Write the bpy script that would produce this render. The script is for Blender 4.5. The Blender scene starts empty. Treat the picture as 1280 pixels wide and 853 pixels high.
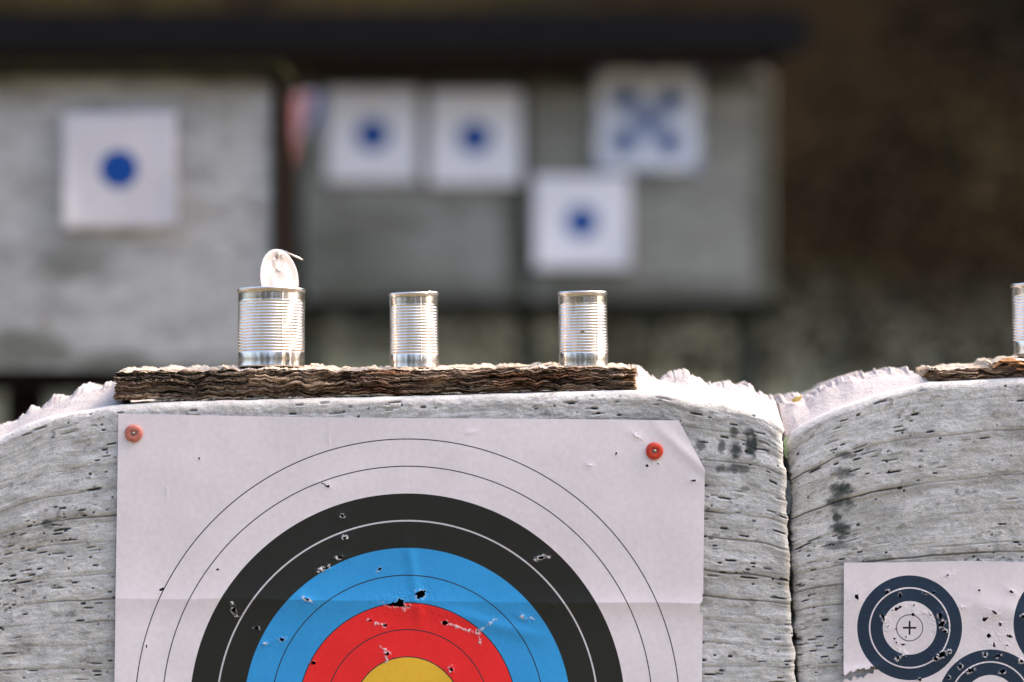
import bpy, math, random
import numpy as np
from mathutils import Vector, Matrix, Euler

random.seed(7)
rng = np.random.default_rng(11)
scene = bpy.context.scene
COL = scene.collection

# ------------------------------------------------------------------ camera numbers
F = 85 / 36 * 1280.0            # focal length in photo pixels
CAMZ = 1.25
HORIZON = 455.0
PITCH = math.atan((HORIZON - 426.5) / F)
D0 = 2.67                       # distance of the foam fronts
S = D0 / F                      # metres per photo pixel on the foam fronts


def P(px, py, y):
    """world point at depth y for a place measured on the photograph (arrays ok)"""
    px = np.asarray(px, float); py = np.asarray(py, float); y = np.asarray(y, float)
    dx = (px - 640.0) / F; dz = (426.5 - py) / F
    Y = math.cos(PITCH) - dz * math.sin(PITCH)
    Z = math.sin(PITCH) + dz * math.cos(PITCH)
    k = y / Y
    return np.stack(np.broadcast_arrays(dx * k, y, CAMZ + Z * k), axis=-1)


def PV(px, py, y):
    return Vector([float(v) for v in P(px, py, y)])


# ------------------------------------------------------------------ numpy noise
def _hash(ix, iy, seed):
    h = (ix.astype(np.int64) * 374761393 + iy.astype(np.int64) * 668265263 + seed * 1442695041) & 0xFFFFFFFF
    h = ((h ^ (h >> 13)) * 1274126177) & 0xFFFFFFFF
    h = ((h ^ (h >> 16)) * 2246822519) & 0xFFFFFFFF
    return ((h ^ (h >> 15)) & 0xFFFF) / 65535.0


def vn(x, y, seed=0):
    x, y = np.broadcast_arrays(np.asarray(x, float), np.asarray(y, float))
    ix = np.floor(x); iy = np.floor(y)
    fx = x - ix; fy = y - iy
    fx = fx * fx * (3 - 2 * fx); fy = fy * fy * (3 - 2 * fy)
    a = _hash(ix, iy, seed); b = _hash(ix + 1, iy, seed)
    c = _hash(ix, iy + 1, seed); d = _hash(ix + 1, iy + 1, seed)
    return (a * (1 - fx) + b * fx) * (1 - fy) + (c * (1 - fx) + d * fx) * fy


def fbm(x, y, seed=0, octaves=4, gain=0.5):
    t = 0; a = 1; n = 0
    for o in range(octaves):
        t = t + a * vn(x * 2 ** o + 17.3 * o, y * 2 ** o + 9.1 * o, seed + o)
        n += a; a *= gain
    return t / n


def worley(x, y, seed=0):
    """F1, F2 and the nearest cell's random number"""
    x, y = np.broadcast_arrays(np.asarray(x, float), np.asarray(y, float))
    ix = np.floor(x); iy = np.floor(y)
    f1 = np.full(x.shape, 9.0); f2 = np.full(x.shape, 9.0); cid = np.zeros(x.shape)
    for dx in (-1, 0, 1):
        for dy in (-1, 0, 1):
            cx = ix + dx; cy = iy + dy
            d = np.hypot(cx + _hash(cx, cy, seed) - x, cy + _hash(cx, cy, seed + 1) - y)
            near = d < f1
            f2 = np.where(near, f1, np.minimum(f2, d)); cid = np.where(near, _hash(cx, cy, seed + 2), cid); f1 = np.where(near, d, f1)
    return f1, f2, cid


def ss(a, b, x):
    t = np.clip((x - a) / (b - a), 0, 1)
    return t * t * (3 - 2 * t)


def mixc(c, new, k):
    return c * (1 - k[..., None]) + np.asarray(new, float) * k[..., None]


# ------------------------------------------------------------------ scene helpers
def tag(o, label=None, cat=None, group=None, kind=None):
    if label: o['label'] = label
    if cat: o['category'] = cat
    if group: o['group'] = group
    if kind: o['kind'] = kind
    return o


def link(o, parent=None):
    COL.objects.link(o)
    if parent is not None: o.parent = parent
    return o


def empty(name, loc, label, cat, group=None, rot=(0, 0, 0)):
    o = bpy.data.objects.new(name, None)
    o.empty_display_size = 0.05
    link(o); o.location = loc; o.rotation_euler = rot
    return tag(o, label, cat, group)


def mesh_obj(name, verts, faces, mats, parent=None, smooth=True, mat_idx=None, col=None, uv=None):
    me = bpy.data.meshes.new(name)
    me.from_pydata([tuple(map(float, v)) for v in verts], [], [tuple(f) for f in faces])
    for m in (mats if isinstance(mats, (list, tuple)) else [mats]): me.materials.append(m)
    if mat_idx is not None: me.polygons.foreach_set('material_index', mat_idx)
    if smooth: me.polygons.foreach_set('use_smooth', [True] * len(me.polygons))
    me.update()
    return link(bpy.data.objects.new(name, me), parent)


def grid_obj(name, V, mat, parent=None, col=None, uv=None, keep=None, attrs=None, origin=None, smooth=True):
    """V: (R,C,3) vertex lattice -> one mesh with colour, uv and float attributes"""
    R, C = V.shape[:2]
    idx = np.arange(R * C).reshape(R, C)
    q = np.stack([idx[:-1, :-1], idx[:-1, 1:], idx[1:, 1:], idx[1:, :-1]], -1)
    q = q[keep] if keep is not None else q.reshape(-1, 4)
    Vf = V.reshape(-1, 3).copy()
    used = np.zeros(R * C, bool); used[q.ravel()] = True
    remap = np.cumsum(used) - 1
    q = remap[q]; Vf = Vf[used]
    if origin is not None: Vf = Vf - np.asarray(origin)
    me = bpy.data.meshes.new(name)
    me.vertices.add(len(Vf)); me.vertices.foreach_set('co', Vf.astype(np.float32).ravel())
    me.loops.add(q.size); me.loops.foreach_set('vertex_index', q.astype(np.int32).ravel())
    me.polygons.add(len(q))
    me.polygons.foreach_set('loop_start', np.arange(0, q.size, 4, dtype=np.int32))
    me.polygons.foreach_set('loop_total', np.full(len(q), 4, np.int32))
    me.update(calc_edges=True)
    me.polygons.foreach_set('use_smooth', np.full(len(q), smooth))
    if col is not None:
        a = me.color_attributes.new('Col', 'FLOAT_COLOR', 'POINT')
        c4 = np.ones((len(Vf), 4), np.float32); c4[:, :3] = col.reshape(-1, 3)[used]
        a.data.foreach_set('color', c4.ravel())
    for k, arr in (attrs or {}).items():
        a = me.attributes.new(k, 'FLOAT', 'POINT')
        a.data.foreach_set('value', np.asarray(arr, np.float32).reshape(-1)[used])
    if uv is not None:
        l = me.uv_layers.new(name='UVMap')
        uvf = uv.reshape(-1, 2)[used]
        l.data.foreach_set('uv', uvf[q.ravel()].astype(np.float32).ravel())
    me.materials.append(mat)
    me.validate()
    o = link(bpy.data.objects.new(name, me), parent)
    if origin is not None: o.location = origin
    return o


def lathe(name, prof, seg, mat, parent=None, cap=False, dent=None):
    """prof: list of (r,z) -> surface of revolution round z"""
    vs, fs = [], []
    for i, (r, z) in enumerate(prof):
        for s in range(seg):
            a = 2 * math.pi * s / seg
            v = Vector((r * math.cos(a), r * math.sin(a), z))
            vs.append(dent(v) if dent else v)
    for i in range(len(prof) - 1):
        for s in range(seg):
            t = (s + 1) % seg
            fs.append((i * seg + s, i * seg + t, (i + 1) * seg + t, (i + 1) * seg + s))
    if cap:
        fs.append(tuple(range(seg))[::-1]); n = (len(prof) - 1) * seg
        fs.append(tuple(range(n, n + seg)))
    return mesh_obj(name, vs, fs, mat, parent)


def box_data(x0, x1, y0, y1, z0, z1, b=0.004):
    """chamfered box verts/faces"""
    import bmesh
    bm = bmesh.new()
    bmesh.ops.create_cube(bm, size=1.0)
    for v in bm.verts:
        v.co = Vector(((x0 + x1) / 2 + v.co.x * (x1 - x0), (y0 + y1) / 2 + v.co.y * (y1 - y0), (z0 + z1) / 2 + v.co.z * (z1 - z0)))
    bmesh.ops.bevel(bm, geom=list(bm.edges), offset=b, segments=2, affect='EDGES')
    return bm


def box_obj(name, x0, x1, y0, y1, z0, z1, mat, parent=None, b=0.004, rough=0.0):
    bm = box_data(x0, x1, y0, y1, z0, z1, b)
    if rough:
        for v in bm.verts: v.co += Vector([random.uniform(-rough, rough) for _ in range(3)])
    me = bpy.data.meshes.new(name); bm.to_mesh(me); bm.free()
    me.materials.append(mat)
    return link(bpy.data.objects.new(name, me), parent)


# ------------------------------------------------------------------ materials
def newmat(name):
    m = bpy.data.materials.new(name); m.use_nodes = True
    nt = m.node_tree; b = nt.nodes['Principled BSDF']
    return m, nt, b


def N(nt, t, **kw):
    n = nt.nodes.new(t)
    for k, v in kw.items():
        if k in n.inputs: n.inputs[k].default_value = v
        else: setattr(n, k, v)
    return n


def noise_mul(nt, color_socket, coord_socket, scale, lo, hi, detail=4):
    n = N(nt, 'ShaderNodeTexNoise'); n.inputs['Scale'].default_value = scale; n.inputs['Detail'].default_value = detail
    nt.links.new(coord_socket, n.inputs['Vector'])
    mr = N(nt, 'ShaderNodeMapRange'); mr.inputs['From Min'].default_value = 0.3; mr.inputs['From Max'].default_value = 0.7
    mr.inputs['To Min'].default_value = lo; mr.inputs['To Max'].default_value = hi
    nt.links.new(n.outputs['Fac'], mr.inputs['Value'])
    mx = N(nt, 'ShaderNodeMix', data_type='RGBA', blend_type='MULTIPLY'); mx.inputs[0].default_value = 1
    nt.links.new(color_socket, mx.inputs[6]); nt.links.new(mr.outputs[0], mx.inputs[7])
    return mx.outputs[2], n.outputs['Fac']


def bump(nt, b, fac, strength, dist):
    bp = N(nt, 'ShaderNodeBump'); bp.inputs['Strength'].default_value = strength; bp.inputs['Distance'].default_value = dist
    nt.links.new(fac, bp.inputs['Height']); nt.links.new(bp.outputs['Normal'], b.inputs['Normal'])


def mapped(nt, scale, src='Object'):
    tc = N(nt, 'ShaderNodeTexCoord'); mp = N(nt, 'ShaderNodeMapping'); mp.inputs['Scale'].default_value = scale
    nt.links.new(tc.outputs[src], mp.inputs['Vector'])
    return mp.outputs['Vector']


def vcol_mat(name, rough=0.8, nscale=(500, 500, 900), lo=0.8, hi=1.12, bstr=0.5, bdist=0.001, sss=0.0, spec=0.3):
    m, nt, b = newmat(name)
    at = N(nt, 'ShaderNodeAttribute', attribute_name='Col')
    c, f = noise_mul(nt, at.outputs['Color'], mapped(nt, nscale), 1.0, lo, hi)
    nt.links.new(c, b.inputs['Base Color'])
    b.inputs['Roughness'].default_value = rough
    b.inputs['Specular IOR Level'].default_value = spec
    if sss:
        b.inputs['Subsurface Weight'].default_value = sss
        b.inputs['Subsurface Radius'].default_value = (1.0, 0.75, 0.45)
        b.inputs['Subsurface Scale'].default_value = 0.012
    bump(nt, b, f, bstr, bdist)
    return m


def plain_mat(name, c, rough=0.7, metal=0.0, nscale=30, lo=0.75, hi=1.2, bstr=0.2, bdist=0.002, spec=0.4, stretch=(1, 1, 1)):
    m, nt, b = newmat(name)
    rgb = N(nt, 'ShaderNodeRGB'); rgb.outputs[0].default_value = (*c, 1)
    col, f = noise_mul(nt, rgb.outputs[0], mapped(nt, tuple(nscale * s for s in stretch)), 1.0, lo, hi)
    nt.links.new(col, b.inputs['Base Color'])
    b.inputs['Roughness'].default_value = rough; b.inputs['Metallic'].default_value = metal
    b.inputs['Specular IOR Level'].default_value = spec
    if bstr: bump(nt, b, f, bstr, bdist)
    return m


PAPER = (0.815, 0.73, 0.745)


def ring_mat(name, stops, rmax, paper=PAPER, rough=0.5, dirt=0.9, radius=None):
    """paper printed with concentric rings: distance in the sheet's own uv picks the ink; stops: (r, colour)"""
    m, nt, b = newmat(name)
    uvn = N(nt, 'ShaderNodeUVMap', uv_map='UVMap')
    ln = N(nt, 'ShaderNodeVectorMath', operation='LENGTH'); nt.links.new(uvn.outputs['UV'], ln.inputs[0])
    rsock = ln.outputs['Value']
    if radius:
        ra = N(nt, 'ShaderNodeAttribute', attribute_name=radius); rsock = ra.outputs['Fac']
    base = N(nt, 'ShaderNodeRGB'); base.outputs[0].default_value = (*stops[0][1], 1); cur = base.outputs[0]
    for r, c in stops[1:]:
        gt = N(nt, 'ShaderNodeMath', operation='GREATER_THAN'); nt.links.new(rsock, gt.inputs[0]); gt.inputs[1].default_value = r
        mk = N(nt, 'ShaderNodeMix', data_type='RGBA'); nt.links.new(gt.outputs[0], mk.inputs[0]); nt.links.new(cur, mk.inputs[6]); mk.inputs[7].default_value = (*c, 1)
        cur = mk.outputs[2]
    # torn fibre shows white paper under the ink
    at = N(nt, 'ShaderNodeAttribute', attribute_name='torn')
    mx = N(nt, 'ShaderNodeMix', data_type='RGBA'); nt.links.new(at.outputs['Fac'], mx.inputs[0])
    nt.links.new(cur, mx.inputs[6]); mx.inputs[7].default_value = (0.8, 0.74, 0.75, 1); mx.name = 'torn_mix'
    c1, _ = noise_mul(nt, mx.outputs[2], mapped(nt, (9, 9, 9)), 1.0, dirt, 1.04)
    c2, f = noise_mul(nt, c1, mapped(nt, (160, 160, 160)), 1.0, 0.95, 1.03)
    nt.links.new(c2, b.inputs['Base Color'])
    b.inputs['Roughness'].default_value = rough; b.inputs['Specular IOR Level'].default_value = 0.2
    bump(nt, b, f, 0.10, 0.001)
    return m


M_foam = vcol_mat('layered_foam', rough=0.9, nscale=(420, 420, 1000), lo=0.74, hi=1.14, bstr=0.7, bdist=0.0012, sss=0.25, spec=0.15)
M_farfoam = vcol_mat('weathered_foam', rough=0.9, nscale=(40, 40, 120), lo=0.85, hi=1.1, bstr=0.3, bdist=0.002, spec=0.15)
M_bark = vcol_mat('bark_wood', rough=0.85, nscale=(120, 500, 700), lo=0.6, hi=1.25, bstr=0.7, bdist=0.001, spec=0.2)
M_sheet = vcol_mat('earth_and_litter', rough=0.95, nscale=(12, 12, 12), lo=0.55, hi=1.4, bstr=0.6, bdist=0.03, spec=0.0)
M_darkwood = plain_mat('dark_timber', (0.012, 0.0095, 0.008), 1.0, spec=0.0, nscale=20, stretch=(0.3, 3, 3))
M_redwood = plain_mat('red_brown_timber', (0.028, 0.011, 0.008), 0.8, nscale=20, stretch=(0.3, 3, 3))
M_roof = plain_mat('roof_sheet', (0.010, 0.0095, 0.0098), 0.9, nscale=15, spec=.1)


def tin_mat():
    m, nt, b = newmat('tin_plate')
    b.inputs['Metallic'].default_value = 1.0
    rgb = N(nt, 'ShaderNodeRGB'); rgb.outputs[0].default_value = (0.84, 0.765, 0.71, 1)
    c, f = noise_mul(nt, rgb.outputs[0], mapped(nt, (60, 60, 25)), 1.0, 0.82, 1.05)
    nt.links.new(c, b.inputs['Base Color'])
    mr = N(nt, 'ShaderNodeMapRange'); mr.inputs['To Min'].default_value = 0.15; mr.inputs['To Max'].default_value = 0.32
    nt.links.new(f, mr.inputs['Value']); nt.links.new(mr.outputs[0], b.inputs['Roughness'])
    bump(nt, b, f, 0.12, 0.004)
    return m


M_tin = tin_mat()

# ------------------------------------------------------------------ world, sun, camera
SUN = Vector((0.95, 0.20, 0.0)).normalized()
ELEV = math.radians(50)
sun_dir = Vector((SUN.x * math.cos(ELEV), SUN.y * math.cos(ELEV), math.sin(ELEV)))
w = bpy.data.worlds.new('World'); scene.world = w; w.use_nodes = True
nt = w.node_tree
sky = nt.nodes.new('ShaderNodeTexSky'); sky.sky_type = 'NISHITA'; sky.sun_disc = False
sky.sun_elevation = ELEV; sky.sun_rotation = math.atan2(SUN.x, SUN.y)
sky.air_density = 1.0; sky.dust_density = 6.0; sky.ozone_density = 0.0
nt.links.new(sky.outputs['Color'], nt.nodes['Background'].inputs['Color'])
nt.nodes['Background'].inputs['Strength'].default_value = 0.55
sl = bpy.data.lights.new('sun', 'SUN'); sl.energy = 1.1; sl.angle = math.radians(0.5); sl.color = (1.0, 0.93, 0.84)
so = link(bpy.data.objects.new('sun', sl)); so.rotation_euler = sun_dir.to_track_quat('Z', 'Y').to_euler()
so.location = (4, 3, 6)

cam = bpy.data.cameras.new('camera'); cam.lens = 85; cam.sensor_width = 36; cam.clip_end = 500; cam.clip_start = 0.05
cam.dof.use_dof = True; cam.dof.focus_distance = D0 + 0.013; cam.dof.aperture_fstop = 1.75
co = link(bpy.data.objects.new('camera', cam)); co.location = (0, 0, CAMZ); co.rotation_euler = (math.pi / 2 + PITCH, 0, 0)
scene.camera = co
scene.view_settings.view_transform = 'Standard'; scene.view_settings.look = 'None'; scene.view_settings.exposure = 0

# ------------------------------------------------------------------ arrow holes (places in photo pixels on the foam fronts)
# (x, y, half length, half height, tilt deg, dark 0..1, torn rim 0..1)
HOLES_MAIN = [
    (249, 574, 2.2, 2.2, 0, 1, .1), (202, 737, 5, 2.0, 28, 1, 0), (272, 712, 2.4, 1.8, 0, 1, .1), (183, 808, 1.6, 2.4, 0, 1, .1),
    (410, 608, 3.5, 1.8, -20, 1, .4), (404, 605, 3, 1, -10, .8, .2), (428, 645, 3, 2.4, 10, 1, .8), (431, 672, 3, 2.2, 15, .9, 1.0),
    (425, 697, 4.5, 1.8, 5, .9, 1.2), (405, 711, 5, 2.2, 10, .8, 1.2), (293, 763, 3.0, 4.0, 0, .7, 1.2), (321, 785, 3.2, 2.6, 0, 1, .7),
    (353, 799, 4.5, 2.6, 0, 1, .5), (475, 711, 4, 1.8, 45, .9, .4), (384, 749, 5, 2, -25, .4, 1.3), (331, 805, 3, 1.3, 30, .2, 1.0),
    (496, 756, 15, 3.6, -6, 1, .5), (500, 752, 5, 4, 0, 1, .2), (525, 743, 7.5, 5.5, 3, 1, .4), (462, 776, 3.5, 2.4, 0, 1, .5), (482, 782, 3.2, 2.2, 10, 1, .5),
    (556, 779, 5, 3.2, -10, 1, .5), (598, 789, 3.5, 1.8, 10, 1, .6), (484, 817, 3, 2.6, 0, .8, 1.0), (564, 837, 3, 3.6, 0, .7, 1.1),
    (391, 829, 4, 2.6, 10, 1, .4), (676, 697, 5.5, 2, 20, .8, 1.4), (655, 772, 4, 1.6, -20, .2, 1.3), (690, 758, 1.6, 1.6, 0, .8, .8),
    (770, 567, 2.2, 2.4, 0, 1, .2), (796, 545, 3.2, 1.6, -30, .1, 1.1), (809, 582, 2.6, 2.2, 0, 1, .2), (823, 580, 1.4, 1.4, 0, .9, 0), (867, 601, 3.2, 1.8, -10, 1, .5),
    (737, 582, 1.6, 1.4, 0, .1, .8), (589, 540, 3, 1, 10, 0, .6), (411, 550, .8, 3.4, 0, .4, .3), (209, 617, .8, 3, 0, .3, .3),
]
STROKES_MAIN = [(562, 781, 598, 792, 2.0), (598, 794, 601, 806, 1.4), (601, 787, 620, 774, 1.4), (668, 700, 696, 694, 1.4), (652, 768, 672, 776, 1.2),
                (466, 779, 482, 782, 1.0), (290, 752, 296, 770, 1.2), (398, 716, 412, 706, 1.2), (482, 820, 484, 828, 1.0), (500, 760, 507, 764, 1.3), (476, 808, 484, 814, .8)]
HOLES_SMALL = [
    (1071, 746, 3, 4, 20, 1, .3), (1184, 719, 3.6, 1.6, 20, 1, .5), (1224, 738, 2, 2, 0, 1, .3), (1264, 740, 3.6, 1.6, -35, .8, .7), (1203, 759, 2.4, 1.2, 0, .6, .8),
    (1243, 766, 4.6, 2, -25, 1, .6), (1231, 774, 4.8, 2.4, 20, 1, .5), (1250, 780, 2.8, 2.8, 0, 1, .5), (1236, 795, 3.6, 2.6, 0, 1, .4), (1261, 795, 5, 2, -18, 1, .4),
    (1242, 806, 3.2, 2.8, 20, 1, .4), (1258, 807, 2.2, 1.6, 0, .9, .6), (1121, 761, 7, 2.0, 25, 1, .3), (1141, 768, 3.6, 2.2, 10, 1, .3), (1142, 757, 1.6, 2.4, 0, 1, .3),
    (1163, 769, 1.4, 2.4, 0, 1, .3), (1133, 796, 1.8, 1.8, 0, 1, .2), (1118, 799, 1.8, 1.8, 0, 1, .1), (1121, 803, 2, 1.6, 0, 1, .1), (1129, 806, 2.6, 1.6, -10, 1, .1),
    (1120, 786, 1.5, 1.5, 0, 1, .1), (1110, 783, 1, 2, 0, .8, .3), (1104, 772, 2.4, 5, 15, 1, .9), (1109, 740, 3, 2, 30, .9, .7), (1125, 744, 2, 3.6, 0, 1, .4), (1156, 741, 3, 2, 0, 1, .4), (1166, 741, 2.6, 2, 0, 1, .6),
    (1175, 770, 3, 4, 0, 1, .8), (1177, 780, 5, 4, 20, 1, .9), (1181, 789, 3, 2, 0, .8, .9), (1177, 818, 6, 3.5, 30, 1, 1.0), (1170, 823, 3, 3, 0, 1, 1.1), (1187, 815, 3, 2, 0, .9, 1.0),
    (1122, 823, 3.5, 3, 40, .6, 1.4), (1130, 820, 2, 1.4, 0, .6, 1.2), (1200, 833, 3, 3, 0, 1, .8), (1213, 838, 5, 3, 20, 1, .8), (1231, 818, 2.4, 3, 0, 1, .8), (1247, 820, 3.6, 2, 20, .8, 1.0),
    (1253, 840, 3.6, 3, 0, 1, .8), (1276, 826, 3.6, 2.6, 0, .9, .9), (1278, 770, 2.6, 2.6, 0, 1, .8), (1149, 850, 4, 2, 0, 1, .6), (1158, 766, 3, .6, 5, .2, .6), (1186, 847, 2.6, 2, 0, 1, .6),
]
STROKES_SMALL = [(1108, 788, 1120, 787, .8), (1056, 751, 1072, 749, .8), (1118, 826, 1128, 820, 1.2), (1172, 824, 1184, 812, 1.2), (1172, 776, 1184, 790, 1.0)]


# ------------------------------------------------------------------ foam blocks
def foam_block(name, x_px0, x_px1, hf, hb, zbot, y0, depth, step, label, group, left_edge=None, right_edge=None, seed=0, seams=(), spots=(),
               pits=(), slit_n=300, origin_px=None, xs_extra=(), flat_zone=None, mat=M_foam, vis_py=862, tint=(1, 1, 1), rough_top=1.0, R=0.010, grey=1.0):
    """stack of foam sheets: front face, rounded lip and sloping torn top, all one skin.
    hf / hb: [(px,py)] of front lip and rear crest measured on the photo at depth y0"""
    sc = y0 / F
    n = int((x_px1 - x_px0) * sc / step)
    s = np.linspace(0, 1, n)
    s = np.concatenate([[0], s, [1]])                       # first and last columns become the side faces
    zv = float(P(640, vis_py, y0)[2])
    pxs = x_px0 + s * (x_px1 - x_px0)
    lip = P(pxs, np.interp(pxs, *zip(*hf)), y0)[:, 2]
    crest = P(pxs, np.interp(pxs, *zip(*hb)), y0 + 0.10 * (y0 / D0))[:, 2]
    Hm = float(lip.mean() - zv)
    nf = int(Hm / step)
    tf = np.concatenate([np.linspace(-0.999, -0.008, 120 if step < .002 else 4), np.linspace(0, 1, nf)])    # below 0: down to the foot of the block
    ntp = int(0.13 * (y0 / D0) / (step * 1.6))
    tt = np.linspace(0, 1, ntp)[1:] ** 1.3
    rows = len(tf) + len(tt) + 1
    T = tf[:, None] * np.ones((1, len(s)))
    zf = np.where(T < 0, zv + T * (zv - zbot), zv + T * (lip[None, :] - zv))
    wf = np.where(T < 0, T * (zv - zbot), T * Hm)
    X = np.broadcast_to(P(pxs, 600, y0)[:, 0][None, :], zf.shape).copy()
    # shift the free edges with height
    pyr = 455 - (zf - CAMZ) / sc
    sg = s[None, :]
    if right_edge is not None:
        e = (np.interp(pyr, *zip(*right_edge)) - x_px1) * sc
        X += e * ss(0.80, 1.0, sg)
    if left_edge is not None:
        e = (np.interp(pyr, *zip(*left_edge)) - x_px0) * sc
        X += e * (1 - ss(0.0, 0.25, sg))
    edge_n = (fbm(wf * 75, wf * 0 + seed, seed + 50, 5, .65) - 0.5) * 0.007
    X += edge_n * (ss(0.985, 1, sg) if right_edge is not None else 0) + edge_n * ((1 - ss(0, 0.03, sg)) if left_edge is not None else 0)
    Y = np.zeros_like(X)
    d = np.clip(R - (lip[None, :] - zf), 0, R)
    Y += R - np.sqrt(np.maximum(R * R - d * d, 0))
    # rounded vertical corners
    for dist in (np.abs(X - X[:, :1]), np.abs(X[:, -1:] - X)):
        dd = np.clip(0.008 - dist, 0, 0.008); Y += 0.008 - np.sqrt(np.maximum(0.008 ** 2 - dd * dd, 0))
    x = X; wv = wf
    q = 0.0022 / max(step, 0.0008) if step > 0.002 else 1.0
    # --- relief
    wob = wv + 0.006 * (fbm(x * 7, wv * 9, seed + 1, 3) - 0.5) * 2 + 0.003 * (fbm(x * 30, wv * 14, seed + 2, 2) - 0.5)
    n1 = fbm(x * 17, wob * 170, seed + 3, 5, .6)
    n2 = fbm(x * 32, wob * 75, seed + 4, 4)
    n3 = fbm(x * 5, wob * 16, seed + 5, 3)
    n4 = fbm(x * 150, wob * 300, seed + 6, 3)
    disp = 0.0013 * (n1 - 0.5) + 0.0018 * (n2 - 0.5) + 0.004 * (n3 - 0.5) + 0.0012 * (n4 - 0.5)
    # --- colour
    c = np.empty(x.shape + (3,)); c[:] = (0.63, 0.615, 0.60)
    c = mixc(c, (0.34, 0.325, 0.295), ss(0.45, 0.72, n1) * 0.34)
    n5 = fbm(x * 95, wv * 130, seed + 44, 4, .6)
    c = mixc(c, (0.37, 0.365, 0.36), ss(0.46, 0.70, n5) * 0.5)
    c = mixc(c, (0.70, 0.69, 0.68), ss(0.52, 0.75, n2) * 0.6)
    c = mixc(c, (0.33, 0.30, 0.25), ss(0.52, 0.72, n3) * ss(0.35, 0.6, n2) * 0.5)
    c = mixc(c, (0.33, 0.32, 0.30), ss(0.52, 0.70, fbm(x * 20, wob * 40, seed + 7, 4)) * 0.5)
    c = mixc(c, (0.15, 0.14, 0.125), ss(0.60, 0.70, n4) * ss(0.45, 0.7, fbm(x * 26, wob * 60, seed + 33, 3)) * 0.6)
    # --- seams between sheets
    for k, (ws, st) in enumerate(seams):
        dl = wob - ws * Hm
        amp = (0.75 * ss(0.34, 0.60, fbm(x * 7 + 31 * k, x * 0 + k, seed + 20, 3)) + 0.25) * st
        line = np.exp(-(dl / 0.0008) ** 2) * amp
        halo = np.exp(-((dl + 0.003) / 0.0045) ** 2) * amp
        disp -= 0.0028 * line
        disp += 0.0009 * ss(-0.001, 0.006, dl) * (1 - ss(0.006, 0.03, dl)) * st
        c = mixc(c, (0.27, 0.235, 0.18), halo * 0.55)
        c = mixc(c, (0.085, 0.075, 0.06), np.clip(line, 0, 1) * 0.9)
    # --- arrow slits, clustered
    r2 = np.random.default_rng(seed + 99)
    xa, xb = float(x.min()), float(x.max()); placed = 0
    xr = x[len(tf) // 2]; wr = wv[:, 1]
    while placed < slit_n:
        sx = r2.uniform(xa, xb); sw = r2.uniform(0.005, Hm * 0.985)
        if fbm(np.array([sx * 12]), np.array([sw * 22]), seed + 8, 2)[0] < r2.uniform(0.30, 0.68): continue
        placed += 1
        L = r2.choice([0.0012, 0.0025, 0.0042, 0.0075], p=[.36, .28, .24, .12]) * r2.uniform(0.7, 1.25) * max(1, step / 0.002)
        h = r2.uniform(0.0007, 0.0011) * (1.3 if r2.random() < .2 else 1) * max(1, step / 0.0015)
        i0, i1 = np.searchsorted(wr, [sw - 0.008, sw + 0.008]); j0, j1 = np.searchsorted(xr, [sx - L * 1.8, sx + L * 1.8])
        if i1 - i0 < 2 or j1 - j0 < 2: continue
        lx = x[i0:i1, j0:j1] - sx; lw = wv[i0:i1, j0:j1] - sw - lx * r2.uniform(-0.05, 0.08)
        g = np.exp(-((lx / L) ** 6) - np.abs(lw / h) ** 3)
        g = g * (1.0 if r2.random() < .5 else r2.uniform(.25, .7))
        disp[i0:i1, j0:j1] -= 0.003 * g
        disp[i0:i1, j0:j1] += 0.0006 * np.exp(-((lx / L) ** 2) - ((lw + 2.2 * h) / (1.3 * h)) ** 2)
        c[i0:i1, j0:j1] = mixc(c[i0:i1, j0:j1], (0.035, 0.033, 0.032), np.clip(g * 1.1, 0, 1))
    # --- mould spots, arrow pits behind the paper
    pxg = 640 + x / sc
    for (mx, my, rx, ry, k) in spots:
        e = ((pxg - mx) / rx) ** 2 + ((pyr - my) / ry) ** 2 + 1.5 * (fbm(x * 220, wv * 220, seed + 9, 3) - 0.5) + 0.9 * (n1 - .5)
        c = mixc(c, (0.035, 0.045, 0.042) if step < .002 else (0.085, 0.092, 0.058), (1 - ss(0.15, 1.5, e)) * k)
    for (mx, my, rx, ry, ang, dk, torn) in pits:
        if dk < 0.3: continue
        a = math.radians(-ang)
        m = (np.abs(pxg - mx) < 24) & (np.abs(pyr - my) < 24)
        if not m.any(): continue
        u = (pxg[m] - mx) * math.cos(a) + (pyr[m] - my) * math.sin(a); v = -(pxg[m] - mx) * math.sin(a) + (pyr[m] - my) * math.cos(a)
        g = 1 - ss(0.9, 1.9, np.sqrt((u / (rx + 1)) ** 2 + (v / (ry + 1)) ** 2))
        disp[m] -= 0.008 * g
        c[m] = mixc(c[m], (0.012, 0.012, 0.014), g)  # darkness of the bored depth painted into the foam colour
    # lip blended towards a pinkish grey
    up = ss(0.020, 0.0, lip[None, :] - zf) * (T >= 0)
    c = mixc(c, (0.48, 0.455, 0.45), up * 0.6 * ss(0.25, 0.6, n2))
    fl = np.clip(1 - d / R, 0, 1)
    Yf = y0 + Y - disp * (0.4 + 0.6 * fl)
    Zf = zf + disp * 0.8 * (1 - fl)
    # --- torn top
    U = tt[:, None] * np.ones((1, len(s)))
    yt = R + U * 0.13 * (y0 / D0)
    rise = ss(0.0, 0.78, U)
    zt = lip[None, :] * (1 - rise) + crest[None, :] * rise
    xt = np.broadcast_to(X[-1][None, :], zt.shape).copy()
    rgh = (fbm(xt * 55, yt * 60, seed + 11, 4) - 0.5) * 0.008 + np.abs(fbm(xt * 120, yt * 100, seed + 12, 3) - 0.5) * 0.003
    steps = np.floor(fbm(xt * 22, yt * 30, seed + 13, 3) * 9) / 9
    rgh = (rgh + (steps - 0.5) * 0.012) * (0.25 + 0.75 * ss(.7, 1, rise))
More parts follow.
